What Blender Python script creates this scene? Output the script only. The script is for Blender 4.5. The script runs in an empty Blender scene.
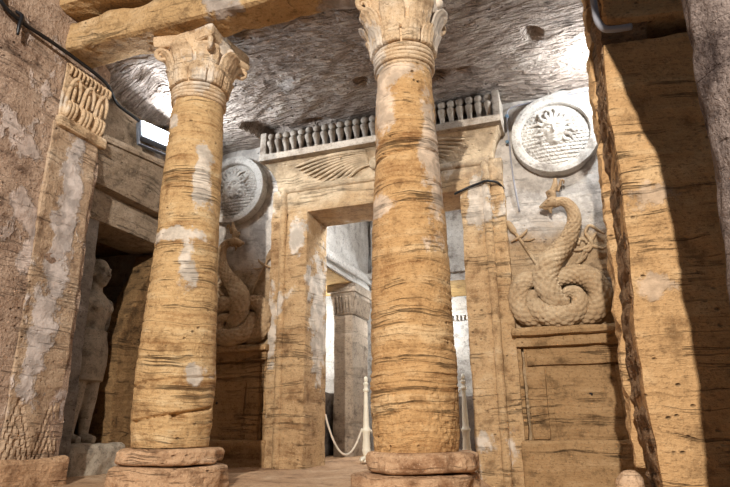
import bpy, bmesh, math, random
from mathutils import Vector, Matrix, noise
random.seed(7)
C = bpy.context.scene.collection
PI = math.pi
X0 = -1.43                      # axis of the doorway

# ------------------------------------------------------------------ helpers
def tag(o, label, cat, group=None, kind=None):
    o['label'] = label; o['category'] = cat
    if group: o['group'] = group
    if kind: o['kind'] = kind
    return o
def thing(name, label, cat, loc=(0, 0, 0), group=None):
    o = bpy.data.objects.new(name, None); C.objects.link(o)
    o.location = loc; o.empty_display_size = .1
    return tag(o, label, cat, group)
def wloc(o):
    v = Vector((0, 0, 0))
    while o: v += o.location; o = o.parent
    return v
def obj(name, bm, mat, parent=None, smooth=False, label=None):
    """link a bmesh given in world coordinates as ONE mesh object"""
    if parent:
        bmesh.ops.translate(bm, verts=bm.verts, vec=-wloc(parent))
    bmesh.ops.recalc_face_normals(bm, faces=bm.faces)
    me = bpy.data.meshes.new(name); bm.to_mesh(me); bm.free()
    if smooth:
        for p in me.polygons: p.use_smooth = True
    me.materials.append(mat)
    o = bpy.data.objects.new(name, me); C.objects.link(o)
    if parent: o.parent = parent
    if label: o['label'] = label
    return o
def struct(name, bm, mat, smooth=False):
    o = obj(name, bm, mat, None, smooth); o['kind'] = 'structure'; return o
def fb(p, s, o=3):
    """fractal noise about -1..1"""
    v = 0; a = 1; q = Vector(p) * s
    for i in range(o):
        v += a * noise.noise(q); q = q * 2.03 + Vector((3.1, 1.7, 5.3)); a *= .5
    return v
def sm(a, b, x):
    t = min(1, max(0, (x - a) / (b - a))); return t * t * (3 - 2 * t)
def lerp_tab(tab, x):
    if x <= tab[0][0]: return tab[0][1]
    for (a, va), (b, vb) in zip(tab, tab[1:]):
        if x <= b:
            return va + (vb - va) * (x - a) / (b - a)
    return tab[-1][1]

def rblock(bm, lo, hi, res=.05, r=.015, amp=.006, ns=4., strata=0., sfreq=14., warp=None, seed=0., wear=0.):
    """weathered stone block between two corners: rounded uneven arrises, bumpy faces, bedding grooves"""
    lo = Vector(lo); hi = Vector(hi); sz = hi - lo
    n = [max(1, min(140, int(round(sz[i] / res)))) for i in range(3)]
    sd = Vector((seed * 3.7, seed * 1.3, seed * 2.1)); V = {}
    h = sz / 2; c = (lo + hi) / 2
    def vert(i, j, k):
        key = (i, j, k)
        if key in V: return V[key]
        p = Vector((lo[0] + sz[0] * i / n[0], lo[1] + sz[1] * j / n[1], lo[2] + sz[2] * k / n[2]))
        nr = Vector(((i == n[0]) - (i == 0), (j == n[1]) - (j == 0), (k == n[2]) - (k == 0)))
        nr = Vector(nr).normalized()
        rr = r
        if wear: rr = r + wear * max(0, fb(p + sd, 3.1, 2) + .1)
        rr = min(rr, min(h) * .95)
        q = p - c
        cl = Vector([max(-(h[a] - rr), min(h[a] - rr, q[a])) for a in range(3)])
        d = q - cl
        if d.length > 1e-9 and rr > 0:
            d = d.normalized() * rr if sum(1 for a in range(3) if abs(d[a]) > 1e-6) > 1 else d
        p2 = c + cl + d
        off = amp * fb(p + sd, ns, 4)
        if strata:
            zz = p.z + .03 * fb(p + sd, 1.2, 2)
            off += strata * noise.noise(Vector((p.x * .7, p.y * .7, zz * sfreq)) + sd)
        p2 = p2 + nr * off
        if warp: p2 = warp(p2)
        V[key] = bm.verts.new(p2); return V[key]
    def quad(a, b, c_, d): bm.faces.new((vert(*a), vert(*b), vert(*c_), vert(*d)))
    for i in range(n[0]):
        for j in range(n[1]):
            for k in (0, n[2]): quad((i, j, k), (i + 1, j, k), (i + 1, j + 1, k), (i, j + 1, k))
    for i in range(n[0]):
        for k in range(n[2]):
            for j in (0, n[1]): quad((i, j, k), (i + 1, j, k), (i + 1, j, k + 1), (i, j, k + 1))
    for j in range(n[1]):
        for k in range(n[2]):
            for i in (0, n[0]): quad((i, j, k), (i, j + 1, k), (i, j + 1, k + 1), (i, j, k + 1))
    return bm
def B(*a, **k): return rblock(bmesh.new(), *a, **k)

def lathe(bm, cx, cy, z0, z1, nz, nt, rf, cap=True, zf=None):
    """solid of revolution with radius rf(z, theta)"""
    rows = []
    for i in range(nz + 1):
        z = z0 + (z1 - z0) * i / nz; row = []
        for j in range(nt):
            t = 2 * PI * j / nt; r = rf(z, t)
            zz = z + (zf(z, t) if zf else 0)
            row.append(bm.verts.new((cx + r * math.cos(t), cy + r * math.sin(t), zz)))
        rows.append(row)
    for a, b in zip(rows, rows[1:]):
        for j in range(nt):
            k = (j + 1) % nt; bm.faces.new((a[j], a[k], b[k], b[j]))
    if cap:
        bm.faces.new(rows[0][::-1]); bm.faces.new(rows[-1])
    return bm
def profile(bm, cx, cy, pts, nt=24):
    """turned profile, pts = (radius, z)"""
    rows = [[bm.verts.new((cx + r * math.cos(2 * PI * j / nt), cy + r * math.sin(2 * PI * j / nt), z)) for j in range(nt)] for r, z in pts]
    for a, b in zip(rows, rows[1:]):
        for j in range(nt):
            k = (j + 1) % nt; bm.faces.new((a[j], a[k], b[k], b[j]))
    bm.faces.new(rows[0][::-1]); bm.faces.new(rows[-1]); return bm
def catmull(P, m=8):
    P = [Vector(p) for p in P]; out = []
    Q = [P[0] * 2 - P[1]] + P + [P[-1] * 2 - P[-2]]
    for i in range(1, len(Q) - 2):
        a, b, c, d = Q[i - 1:i + 3]
        for s in range(m):
            t = s / m
            out.append(.5 * (2 * b + (c - a) * t + (2 * a - 5 * b + 4 * c - d) * t * t + (3 * b - a - 3 * c + d) * t ** 3))
    out.append(P[-1]); return out
def tube(bm, P, R, n=12, m=8, flat=1., flatdir=None, bump=None, raw=False):
    """swept tube through P with radii R (interpolated); flat squashes it along flatdir"""
    pts = [Vector(p) for p in P] if raw else catmull(P, m)
    N = len(pts)
    if not hasattr(R, '__len__'): R = [R] * len(P)
    def rad(i):
        f = i / (N - 1) * (len(R) - 1); k = min(int(f), len(R) - 2); return R[k] + (R[k + 1] - R[k]) * (f - k)
    tang = [(pts[min(i + 1, N - 1)] - pts[max(i - 1, 0)]).normalized() for i in range(N)]
    u = tang[0].orthogonal().normalized()
    if flatdir: 
        fd = Vector(flatdir).normalized(); u = (fd - tang[0] * fd.dot(tang[0])).normalized()
    rows = []; L = 0
    for i in range(N):
        u = (u - tang[i] * u.dot(tang[i])).normalized(); w = tang[i].cross(u)
        if i: L += (pts[i] - pts[i - 1]).length
        row = []
        for j in range(n):
            t = 2 * PI * j / n; r = rad(i)
            if bump: r *= 1 + bump(L, t, rad(i))
            off = u * math.cos(t) * r + w * math.sin(t) * r
            if flat != 1. and flatdir:
                off -= fd * off.dot(fd) * (1 - flat)
            row.append(bm.verts.new(pts[i] + off))
        rows.append(row)
    for a, b in zip(rows, rows[1:]):
        for j in range(n):
            k = (j + 1) % n; bm.faces.new((a[j], a[k], b[k], b[j]))
    bm.faces.new(rows[0][::-1]); bm.faces.new(rows[-1]); return bm
def ball(bm, c, r, seg=16, mat=None):
    r = r if hasattr(r, '__len__') else (r, r, r)
    M = Matrix.Translation(c) @ (mat or Matrix.Identity(4)) @ Matrix.Diagonal((*r, 1))
    bmesh.ops.create_uvsphere(bm, u_segments=seg, v_segments=max(6, seg // 2), radius=1, matrix=M); return bm
def solid_grid(bm, nu, nv, front, back, wrap=False):
    """closed slab between two point functions over a (u,v) grid"""
    F = [[bm.verts.new(front(i / nu, j / nv)) for j in range(nv + 1)] for i in range(nu + 1)]
    K = [[bm.verts.new(back(i / nu, j / nv)) for j in range(nv + 1)] for i in range(nu + 1)]
    for i in range(nu):
        for j in range(nv):
            bm.faces.new((F[i][j], F[i + 1][j], F[i + 1][j + 1], F[i][j + 1]))
            bm.faces.new((K[i][j], K[i][j + 1], K[i + 1][j + 1], K[i + 1][j]))
    for i in range(nu):
        for j in (0, nv): bm.faces.new((F[i][j], K[i][j], K[i + 1][j], F[i + 1][j]))
    for j in range(nv):
        for i in (0, nu): bm.faces.new((F[i][j], F[i][j + 1], K[i][j + 1], K[i][j]))
    return bm

# ------------------------------------------------------------------ materials
def lin(c):
    return tuple(((v / 255) / 12.92 if v / 255 <= .04045 else ((v / 255 + .055) / 1.055) ** 2.4) for v in c) + (1,)
class NT:
    def __init__(s, name):
        s.m = bpy.data.materials.new(name); s.m.use_nodes = True
        s.t = s.m.node_tree; s.b = s.t.nodes['Principled BSDF']
        s.b.inputs['Roughness'].default_value = .9
        s.b.inputs['Specular IOR Level'].default_value = .2
        g = s.t.nodes.new('ShaderNodeNewGeometry'); s.pos = g.outputs['Position']
    def link(s, a, b): s.t.links.new(a, b)
    def val(s, x, sock):
        if isinstance(x, bpy.types.NodeSocket): s.link(x, sock)
        elif x is not None: sock.default_value = x
    def math(s, op, a, b=None, c=None, clamp=False):
        n = s.t.nodes.new('ShaderNodeMath'); n.operation = op; n.use_clamp = clamp
        for k, v in enumerate((a, b, c)):
            if v is not None: s.val(v, n.inputs[k])
        return n.outputs[0]
    def vmath(s, op, a, b=None):
        n = s.t.nodes.new('ShaderNodeVectorMath'); n.operation = op
        s.val(a, n.inputs[0])
        if b is not None: s.val(b, n.inputs[1])
        return n.outputs['Value'] if op in ('LENGTH', 'DOT_PRODUCT') else n.outputs['Vector']
    def noise(s, vec, scale, detail=5, rough=.6, dist=0.):
        n = s.t.nodes.new('ShaderNodeTexNoise'); s.link(vec, n.inputs['Vector'])
        n.inputs['Scale'].default_value = scale; n.inputs['Detail'].default_value = detail
        n.inputs['Roughness'].default_value = rough; n.inputs['Distortion'].default_value = dist
        return n.outputs['Fac']
    def vor(s, vec, scale, feature='F1'):
        n = s.t.nodes.new('ShaderNodeTexVoronoi'); n.feature = feature; s.link(vec, n.inputs['Vector'])
        n.inputs['Scale'].default_value = scale; return n.outputs['Distance']
    def scale(s, vec, sc, rot=(0, 0, 0)):
        n = s.t.nodes.new('ShaderNodeMapping'); s.link(vec, n.inputs['Vector'])
        n.inputs['Scale'].default_value = sc; n.inputs['Rotation'].default_value = rot
        return n.outputs['Vector']
    def rng(s, x, a, b, c=0., d=1.):
        n = s.t.nodes.new('ShaderNodeMapRange'); n.interpolation_type = 'SMOOTHSTEP'
        s.val(x, n.inputs[0])
        for k, v in zip((1, 2, 3, 4), (a, b, c, d)): n.inputs[k].default_value = v
        return n.outputs[0]
    def mix(s, f, a, b, mode='MIX'):
        n = s.t.nodes.new('ShaderNodeMix'); n.data_type = 'RGBA'; n.blend_type = mode
        s.val(f, n.inputs[0]); s.val(a, n.inputs[6]); s.val(b, n.inputs[7]); return n.outputs[2]
    def bump(s, h, strength, dist):
        n = s.t.nodes.new('ShaderNodeBump'); s.link(h, n.inputs['Height'])
        n.inputs['Strength'].default_value = strength; n.inputs['Distance'].default_value = dist
        s.link(n.outputs[0], s.b.inputs['Normal'])

def stone(name, base, dark, light, strata=.5, sfreq=16., patch=(), pcol=(205, 190, 180), pthr=None, p_scale=2.2,
          bump=.02, pits=.5, chisel=None, tint=None, speck=.35):
    """weathered rock: large tonal drift, bedding, pits, optional plaster remnants (ellipsoids with ragged edges)"""
    t = NT(name); P = t.pos
    def calm(c):
        g = .3 * c[0] + .59 * c[1] + .11 * c[2]; return tuple(v + (g - v) * .05 for v in c)
    base, dark, light = calm(base), calm(dark), calm(light)
    warp = t.noise(P, 1.6, 3)
    wz = t.vmath('ADD', P, t.vmath('MULTIPLY', t.scale(P, (0, 0, 0)), (0, 0, 0)))
    cz = t.t.nodes.new('ShaderNodeCombineXYZ'); t.link(t.math('MULTIPLY', warp, .12), cz.inputs[2])
    wz = t.vmath('ADD', P, cz.outputs[0])
    bed = t.noise(t.scale(wz, (.8, .8, sfreq)), 1., 6, .65)
    bed2 = t.noise(t.scale(wz, (1.6, 1.6, sfreq * 3.3)), 1., 4, .6)
    big = t.noise(P, 1.7, 6, .6); mid = t.noise(P, 9., 6, .65); fine = t.noise(P, 60., 4, .7)
    k = t.math('ADD', t.math('MULTIPLY', bed, strata), t.math('MULTIPLY', big, 1 - strata))
    k = t.math('ADD', t.math('MULTIPLY', k, .7), t.math('MULTIPLY', mid, .3))
    col = t.mix(t.rng(k, .36, .5), lin(dark), lin(base))
    col = t.mix(t.rng(k, .5, .64), col, lin(light))
    col = t.mix(t.rng(fine, .54, .68, 0, speck * 1.5), col, lin([c * .85 for c in dark]))
    col = t.mix(t.rng(t.noise(P, 85., 3, .7), .56, .7, 0, speck * 1.2), col, lin([min(255, c * 1.06) for c in light]))
    grit = t.noise(t.scale(P, (1, 1, 1 + 2.2 * strata)), 34., 4, .7)
    col = t.mix(t.rng(grit, .55, .66, 0, speck * 1.3), col, lin([c * .75 for c in dark]))
    pit = t.rng(t.vor(t.scale(P, (1, 1, 1.6)), 16.), .0, .22, 1, 0)
    pitm = t.math('MULTIPLY', pit, t.rng(t.noise(P, 3.3, 3), .5, .62))
    col = t.mix(t.math('MULTIPLY', pitm, pits), col, lin([c * .45 for c in dark]))
    vn = t.noise(t.scale(wz, (.5, .5, sfreq * 1.3)), 1., 5, .6)       # thin dark bedding seams
    vein = t.rng(t.math('ABSOLUTE', t.math('SUBTRACT', vn, .5)), .0, .018, 1, 0)
    vein = t.math('MULTIPLY', vein, t.rng(t.noise(t.scale(P, (1, 1, 2.)), 2.6, 4), .46, .6))
    vein = t.math('MULTIPLY', vein, min(1, strata * 1.5))
    col = t.mix(t.math('MULTIPLY', vein, .42), col, lin([c * .7 for c in dark]))
    crv = t.rng(mid, .30, .47, 1, 0); col = t.mix(t.math('MULTIPLY', crv, .45), col, lin([c * .7 for c in dark]))  # cavity shade put into the colour: low spots of the bump darkened
    h = t.math('ADD', t.math('MULTIPLY', bed, strata * .9), t.math('MULTIPLY', bed2, strata * .45))
    h = t.math('SUBTRACT', h, t.math('MULTIPLY', vein, .5))
    h = t.math('ADD', h, t.math('MULTIPLY', mid, .55))
    h = t.math('ADD', h, t.math('MULTIPLY', fine, .22))
    h = t.math('SUBTRACT', h, t.math('MULTIPLY', pitm, .5))
    if chisel:
        ch = t.noise(t.scale(P, chisel[0], chisel[1]), 1., 3, .55, .3)
        ch = t.rng(ch, .38, .6)
        h = t.math('ADD', h, t.math('MULTIPLY', ch, chisel[2]))
        col = t.mix(t.math('MULTIPLY', t.math('SUBTRACT', 1., ch), .35), col, lin(dark))
    m = None
    en = t.math('MULTIPLY', t.math('SUBTRACT', t.noise(P, 7., 6, .7), .5), 3.2)
    for (c, r) in patch:
        d = t.vmath('LENGTH', t.vmath('DIVIDE', t.vmath('SUBTRACT', P, c), r))
        q = t.rng(t.math('ADD', d, en), .7, 1.05, 1, 0)
        m = q if m is None else t.math('MAXIMUM', m, q)
    if pthr:
        q = t.rng(t.noise(t.scale(P, (1, 1, .7)), p_scale, 6, .62), pthr, pthr + .05)
        m = q if m is None else t.math('MAXIMUM', m, q)
    if m is not None:
        pc = t.mix(t.rng(mid, .4, .62), lin([c * .82 for c in pcol]), lin(pcol))
        col = t.mix(t.math('MULTIPLY', m, .88), col, pc)
        h = t.math('ADD', t.math('MULTIPLY', h, t.math('SUBTRACT', 1., t.math('MULTIPLY', m, .6))), t.math('MULTIPLY', m, .55))
    if tint:                                   # mineral staining above / below a level: (z0, z1, colour, amount)
        sx = t.t.nodes.new('ShaderNodeSeparateXYZ'); t.link(P, sx.inputs[0])
        zz = t.math('ADD', sx.outputs[2], t.math('MULTIPLY', t.math('SUBTRACT', t.noise(P, 3., 6, .65), .5), .7))
        col = t.mix(t.rng(zz, tint[0], tint[1], 0, tint[3]), col, t.mix(t.rng(mid, .4, .62), lin([c * .8 for c in tint[2]]), lin(tint[2])))
    t.link(col, t.b.inputs['Base Color']); t.bump(h, 1., bump * 1.7)
    return t.m
def plain(name, col, rough=.5, metal=0., spec=.4, var=.12):
    t = NT(name)
    n = t.noise(t.pos, 14., 4)
    t.link(t.mix(t.math('MULTIPLY', t.rng(n, .4, .7), var * 3), lin(col), lin([c * .6 for c in col])), t.b.inputs['Base Color'])
    t.b.inputs['Roughness'].default_value = rough; t.b.inputs['Metallic'].default_value = metal
    t.b.inputs['Specular IOR Level'].default_value = spec
    return t.m

YC = 2.93
XL, XR = -2.215, -.782
M = {}
M['colL'] = stone('sandstone_shaft_streaked', (204, 166, 116), (158, 116, 72), (222, 194, 150), .75, 15.,
    patch=[((-2.07, 2.78, 1.75), (.035, .2, .24)), ((-2.2, 2.74, 1.41), (.24, .2, .045)), ((-2.09, 2.74, 1.24), (.05, .2, .20)), ((-2.02, 2.82, .58), (.035, .2, .06)), ((-2.3, 2.72, 2.2), (.05, .1, .06))], pcol=(220, 208, 194), bump=.022)
M['colR'] = stone('sandstone_shaft_plastered', (200, 156, 104), (154, 108, 64), (220, 184, 136), .75, 15.,
    patch=[((-.90, 2.72, 2.12), (.13, .25, .32)), ((-.8, 2.72, 2.24), (.2, .2, .1)), ((-.92, 2.72, 1.42), (.1, .2, .07)), ((-.62, 2.8, 1.7), (.05, .2, .5))], pcol=(224, 200, 176), bump=.022)
M['cap'] = stone('carved_limestone', (206, 176, 140), (146, 108, 72), (224, 206, 182), .3, 9., pthr=.53, pcol=(222, 208, 192), bump=.015, pits=.3)
M['base'] = stone('base_limestone', (196, 158, 122), (140, 98, 66), (220, 188, 156), .4, 12., bump=.02)
M['door'] = stone('doorway_sandstone', (192, 158, 116), (144, 108, 72), (212, 186, 150), .45, 10., patch=[((-2.19, 4.4, 1.88), (.09, .3, .22)), ((-2.08, 4.66, 1.3), (.05, .22, .6)), ((-2.42, 4.42, 1.1), (.05, .2, .3)), ((-.6, 4.4, 2.0), (.1, .2, .25))], pthr=.61, pcol=(220, 208, 194), bump=.018, tint=(2.0, 2.4, (208, 190, 164), .7))
M['frieze'] = stone('frieze_limestone', (176, 164, 150), (120, 104, 90), (202, 192, 180), .2, 9., bump=.008, pits=.2)
M['back'] = stone('back_wall_stone', (176, 148, 114), (126, 100, 74), (194, 172, 142), .2, 10., pthr=.63, pcol=(214, 206, 196), bump=.018, tint=(1.55, 1.85, (208, 202, 196), .85))
M['dado'] = stone('podium_sandstone', (164, 130, 90), (112, 84, 54), (186, 154, 114), .55, 12., bump=.014)
M['relief'] = stone('relief_sandstone', (172, 144, 110), (116, 90, 64), (192, 168, 136), .25, 8., bump=.010, speck=.2, pits=.2)
M['shield'] = stone('shield_limestone', (190, 184, 176), (136, 126, 116), (210, 204, 198), .15, 8., bump=.008, pits=.2)
M['left'] = stone('left_wall_stone', (184, 156, 134), (126, 98, 80), (208, 186, 168), .3, 9., patch=[((-3.1, 2.47, 1.62), (.2, .07, .12)), ((-3.1, 2.62, 1.55), (.2, .10, .13)), ((-3.1, 2.58, 1.33), (.2, .08, .14)), ((-3.1, 2.45, 2.0), (.2, .1, .1))], pthr=.585, pcol=(216, 198, 188), p_scale=3.6, bump=.034, speck=.5, pits=.8)
M['anta'] = stone('pilaster_stone', (186, 158, 130), (134, 104, 80), (208, 186, 162), .35, 9., patch=[((-3.1, 2.80, 1.6), (.2, .10, .85)), ((-3.1, 2.72, .8), (.2, .08, .4))], pthr=.575, p_scale=3.4, pcol=(218, 206, 200), bump=.026, pits=.7)
M['side'] = stone('side_wall_stone', (150, 132, 112), (98, 84, 70), (176, 160, 142), .4, 10., bump=.016, pthr=.62, pcol=(180, 174, 170))
M['sidegrey'] = stone('grey_reveal_stone', (128, 120, 112), (88, 80, 74), (158, 150, 144), .3, 8., bump=.014)
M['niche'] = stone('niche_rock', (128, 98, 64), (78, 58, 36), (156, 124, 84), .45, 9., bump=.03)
M['statue'] = stone('statue_limestone', (158, 146, 130), (100, 90, 80), (186, 174, 156), .15, 7., bump=.008, pits=.5)
M['ceil'] = stone('ceiling_rock', (176, 160, 148), (114, 100, 90), (200, 188, 176), .05, 5., pthr=.64, pcol=(196, 188, 182), bump=.04, pits=.9, chisel=((7., 30., 7.), (0, 0, .75), .45))
M['beam'] = stone('architrave_stone', (186, 150, 104), (124, 94, 62), (206, 176, 136), .3, 8., pthr=.6, pcol=(168, 156, 148), bump=.03)
M['pier'] = stone('right_pilaster_sandstone', (194, 152, 104), (148, 110, 70), (212, 176, 130), .6, 10., patch=[((.36, 2.6, 1.26), (.10, .2, .07)), ((.36, 2.6, .86), (.09, .2, .05))], pcol=(206, 178, 150), bump=.024)
M['jag'] = stone('broken_sandstone', (140, 108, 78), (92, 70, 50), (176, 144, 110), .5, 8., bump=.05, pits=.9)
M['rock'] = stone('grey_outcrop_rock', (138, 122, 114), (78, 64, 60), (176, 158, 148), .1, 5., pthr=.6, pcol=(184, 150, 110), bump=.035, pits=.8)
M['floor'] = stone('dusty_floor', (188, 152, 118), (140, 106, 78), (206, 176, 144), .05, 2., bump=.02)
M['inner'] = stone('chamber_plaster', (196, 190, 182), (140, 130, 122), (218, 214, 208), .2, 8., bump=.012)
M['innerpier'] = stone('chamber_pillar_stone', (158, 142, 124), (108, 92, 78), (180, 164, 146), .3, 9., bump=.014)
M['soffit'] = stone('soffit_sandstone', (182, 146, 92), (120, 90, 54), (200, 168, 120), .2, 6., bump=.02)
M['sarc'] = stone('sarcophagus_stone', (120, 110, 102), (74, 66, 60), (150, 140, 132), .2, 8., bump=.012)
M['cream'] = plain('cream_paint', (240, 234, 216), .45, var=.05)
M['rope'] = plain('pale_rope', (222, 212, 196), .8)
M['cable'] = plain('black_cable', (22, 22, 26), .4)
M['conduit'] = plain('grey_conduit', (150, 150, 158), .4)
M['lampmetal'] = plain('lamp_grey_metal', (120, 128, 142), .45, .3)
M['blue'] = plain('blue_clip', (96, 124, 146), .6)
t = NT('lamp_lens'); t.b.inputs['Base Color'].default_value = (.9, .95, 1, 1)
t.b.inputs['Emission Color'].default_value = (.82, .92, 1, 1); t.b.inputs['Emission Strength'].default_value = 14.
M['lens'] = t.m

# ------------------------------------------------------------------ the setting
# floor
bm = bmesh.new(); nx, ny = 110, 140; g = []
for i in range(nx + 1):
    row = []
    for j in range(ny + 1):
        x = -4.4 + 5.6 * i / nx; y = .6 + 7.2 * j / ny
        row.append(bm.verts.new((x, y, -.012 + .014 * fb((x, y, 0), 2.5, 4) - .15 * sm(-.85, -.5, x) * sm(3.3, 3.9, y) * sm(5.0, 4.8, y))))
    g.append(row)
for i in range(nx):
    for j in range(ny): bm.faces.new((g[i][j], g[i + 1][j], g[i + 1][j + 1], g[i][j + 1]))
ex = bmesh.ops.extrude_face_region(bm, geom=bm.faces[:])
bmesh.ops.translate(bm, verts=[v for v in ex['geom'] if isinstance(v, bmesh.types.BMVert)], vec=(0, 0, -.35))
struct('floor', bm, M['floor'], True)

# vestibule ceiling: rough hewn
bm = bmesh.new()
def cz(x, y):
    z = 2.875 + .05 * (4.5 - y) / 1.3 + .06 * sm(3.1, 2.9, y) + .022 * fb((x, y, 1), 1.6, 4)
    a = x * .62 + y * .9                                # adze furrows
    z += .010 * noise.noise(Vector((a * 13, (x * .8 - y * .5) * 2.2, 3))) + .012 * noise.noise(Vector((a * 5, (x * .8 - y * .5) * 1.1, 9)))
    n = noise.noise(Vector((x * 2.6, y * 3.4, 7.7)))
    if n > .38: z += .10 * sm(.38, .6, n)               # broken-out hollows
    z -= .16 * sm(-2.95, -3.4, x) * (1 - .4 * sm(3.9, 4.4, y))
    return z
nx, ny = 190, 80
solid_grid(bm, nx, ny, lambda u, v: Vector((-3.5 + 4.3 * u, 2.84 + 1.80 * v, cz(-3.5 + 4.3 * u, 2.84 + 1.80 * v))),
           lambda u, v: Vector((-3.5 + 4.3 * u, 2.84 + 1.80 * v, 3.35)))
struct('ceiling', bm, M['ceil'])

# back wall with the doorway left open
bm = bmesh.new()
rblock(bm, (-3.6, 4.5, -.05), (-2.30, 4.9, 3.0), .045, .005, .012, 3., .006, seed=1)
rblock(bm, (-.56, 4.5, -.25), (.75, 4.9, 3.0), .045, .005, .012, 3., .006, seed=2)
rblock(bm, (-2.30, 4.5, 2.2), (-.56, 4.9, 2.62), .06, .005, .01, 3., seed=3)
rblock(bm, (-2.30, 4.64, 2.6), (-.56, 4.9, 3.0), .06, .005, .01, 3., seed=3)
struct('wall_back', bm, M['back'])

# left: wall before the pilaster, recessed wall of the vestibule with its niche
bm = bmesh.new()
rblock(bm, (-3.7, .7, -.05), (-3.12, 3.03, 3.7), .045, .01, .02, 3., .006, seed=4)
rblock(bm, (-3.7, 2.6, 2.70), (-3.13, 3.05, 3.7), .045, .02, .02, 3., seed=5)
struct('wall_left', bm, M['left'])
bm = bmesh.new()
rblock(bm, (-3.7, 3.04, -.05), (-3.3, 3.30, 2.02), .03, .008, .008, 4., .006, seed=6)      # strip beside the niche
struct('trim_1', bm, M['sidegrey'])
bm = bmesh.new()
rblock(bm, (-3.7, 3.0, 1.80), (-3.28, 4.52, 2.05), .03, .012, .008, 4., .004, seed=7, wear=.02)   # lintel of the niche
rblock(bm, (-4.3, 4.12, -.05), (-3.28, 4.52, 1.82), .05, .01, .01, 4., .006, seed=8)
rblock(bm, (-3.8, 3.02, 2.40), (-3.24, 4.52, 2.88), .04, .02, .018, 3., .0, seed=9, warp=lambda p: p + Vector((0, 0, .02)))
struct('wall_side', bm, M['side'])
bm = bmesh.new()
rblock(bm, (-3.8, 3.0, 2.04), (-3.20, 4.52, 2.33), .03, .01, .006, 4., .004, seed=10, wear=.012,
       warp=lambda p: p + Vector((.10 * (p.z - 2.04) / .29, 0, .11 * (p.y - 3.15) * sm(2.1, 2.33, p.z))))
rblock(bm, (-3.8, 3.0, 2.33), (-3.08, 4.52, 2.39), .03, .01, .005, 4., seed=11, wear=.015, warp=lambda p: p + Vector((0, 0, .11 * (p.y - 3.15))))
struct('trim_2', bm, M['side'])
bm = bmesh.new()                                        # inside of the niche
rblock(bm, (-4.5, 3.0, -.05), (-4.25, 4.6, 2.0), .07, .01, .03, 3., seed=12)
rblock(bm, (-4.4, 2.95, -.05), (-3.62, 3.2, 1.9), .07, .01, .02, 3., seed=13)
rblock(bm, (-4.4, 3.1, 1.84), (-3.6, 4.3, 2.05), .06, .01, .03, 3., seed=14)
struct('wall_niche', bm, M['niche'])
# right side wall of the vestibule
bm = bmesh.new()
rblock(bm, (.45, 3.15, -.05), (.8, 4.55, 3.0), .06, .01, .012, 3., .006, seed=15)
struct('wall_right', bm, M['back'])

# ------------------------------------------------------------------ columns
def shaft_bm(cx, tab, z0, z1, seed, lotus=0, cuts=()):
    sd = Vector((seed, seed * 2, 0))
    def rf(z, t):
        r = lerp_tab(tab, z); c, s = math.cos(t), math.sin(t)
        zz = z + .025 * fb(Vector((c, s, z * .6)) + sd, 1.1, 2)
        n = noise.noise(Vector((c * .5, s * .5, zz * 13)) + sd)
        g = noise.noise(Vector((c * .6, s * .6, zz * 24)) + sd * 2)
        amt = .55 + .8 * noise.noise(Vector((c * .9, s * .9, z * 1.7)) + sd * 3)
        amt = max(.12, amt)
        d = .004 * n * amt - .009 * amt * max(0, 1 - abs(g) * 7)            # worn beds and cut grooves
        d += .005 * fb(Vector((c * r * 5, s * r * 5, z * 5)) + sd, 1.6, 3)
        for (zc, tilt, t0, dep, wid, span) in cuts:
            a = (t - t0 + PI) % (2 * PI) - PI
            d -= dep * max(0, 1 - abs(z - zc - tilt * a) / wid) * (1 if abs(a) < span else 0)
        if lotus:
            q = (z - z0) / .30
            if q < 1:
                for k in range(3):
                    a = (t * 7 / (2 * PI)) % 1; w = abs(a - .5) * 2
                    e = abs(w - (q * .9 + k * .28 - .1)); d -= .014 * max(0, 1 - e / .08) * (1 if q < 1 - k * .1 else 0)
            for zb in (.30, .325, .36): d += .006 * max(0, 1 - abs(z - z0 - zb) / .010)
        return r + d
    return lathe(bmesh.new(), cx, YC, z0, z1, 300, 120, rf)
def slab_bm(cx, cy, r, z0, z1, seed):
    def rf(z, t):
        q = (z - z0) / (z1 - z0); e = min(q, 1 - q) * (z1 - z0)
        rr = r * (1 + .05 * fb((math.cos(t) * 1.5, math.sin(t) * 1.5, seed), 1., 3))
        rr -= .018 * max(0, 1 - e / .022) ** 2 + .012 * max(0, fb((math.cos(t) * 2, math.sin(t) * 2, seed * 2), 1.6, 3))
        p = Vector((math.cos(t) * r, math.sin(t) * r, z))
        rr += .02 * fb(p + Vector((seed, 0, 0)), 7., 4)
        return rr if 0 < q < 1 else rr - .01
    bm = lathe(bmesh.new(), cx, cy, z0, z1, 16, 90, rf, zf=lambda z, t: .008 * fb((math.cos(t), math.sin(t), z * 3 + seed), 1.6, 3))
    return bm
def leaf_bm(cx, phi, z0, h, w, bell, curl, cup):
    def P(u, v, off):
        s = u * 2 - 1
        ww = w * (1. if v < .6 else math.sqrt(max(0, 1 - ((v - .6) / .4) ** 2 * .96)))
        a = phi + s * ww / 2
        z = z0 + h * v - curl * .6 * max(0, v - .8) ** 2 * 10
        r = bell(z0 + h * v) + off + curl * v ** 3
        if off > 0:
            r += .006 * (1 - s * s) + .004 * math.cos(s * PI * 4) * (1 - v * .5)
            if cup: r += .013 * max(0, 1 - abs(v - .87) / .10)
        return Vector((cx + r * math.cos(a), YC + r * math.sin(a), z))
    return solid_grid(bmesh.new(), 14, 18, lambda u, v: P(u, v, .022), lambda u, v: P(u, v, -.02))
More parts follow.
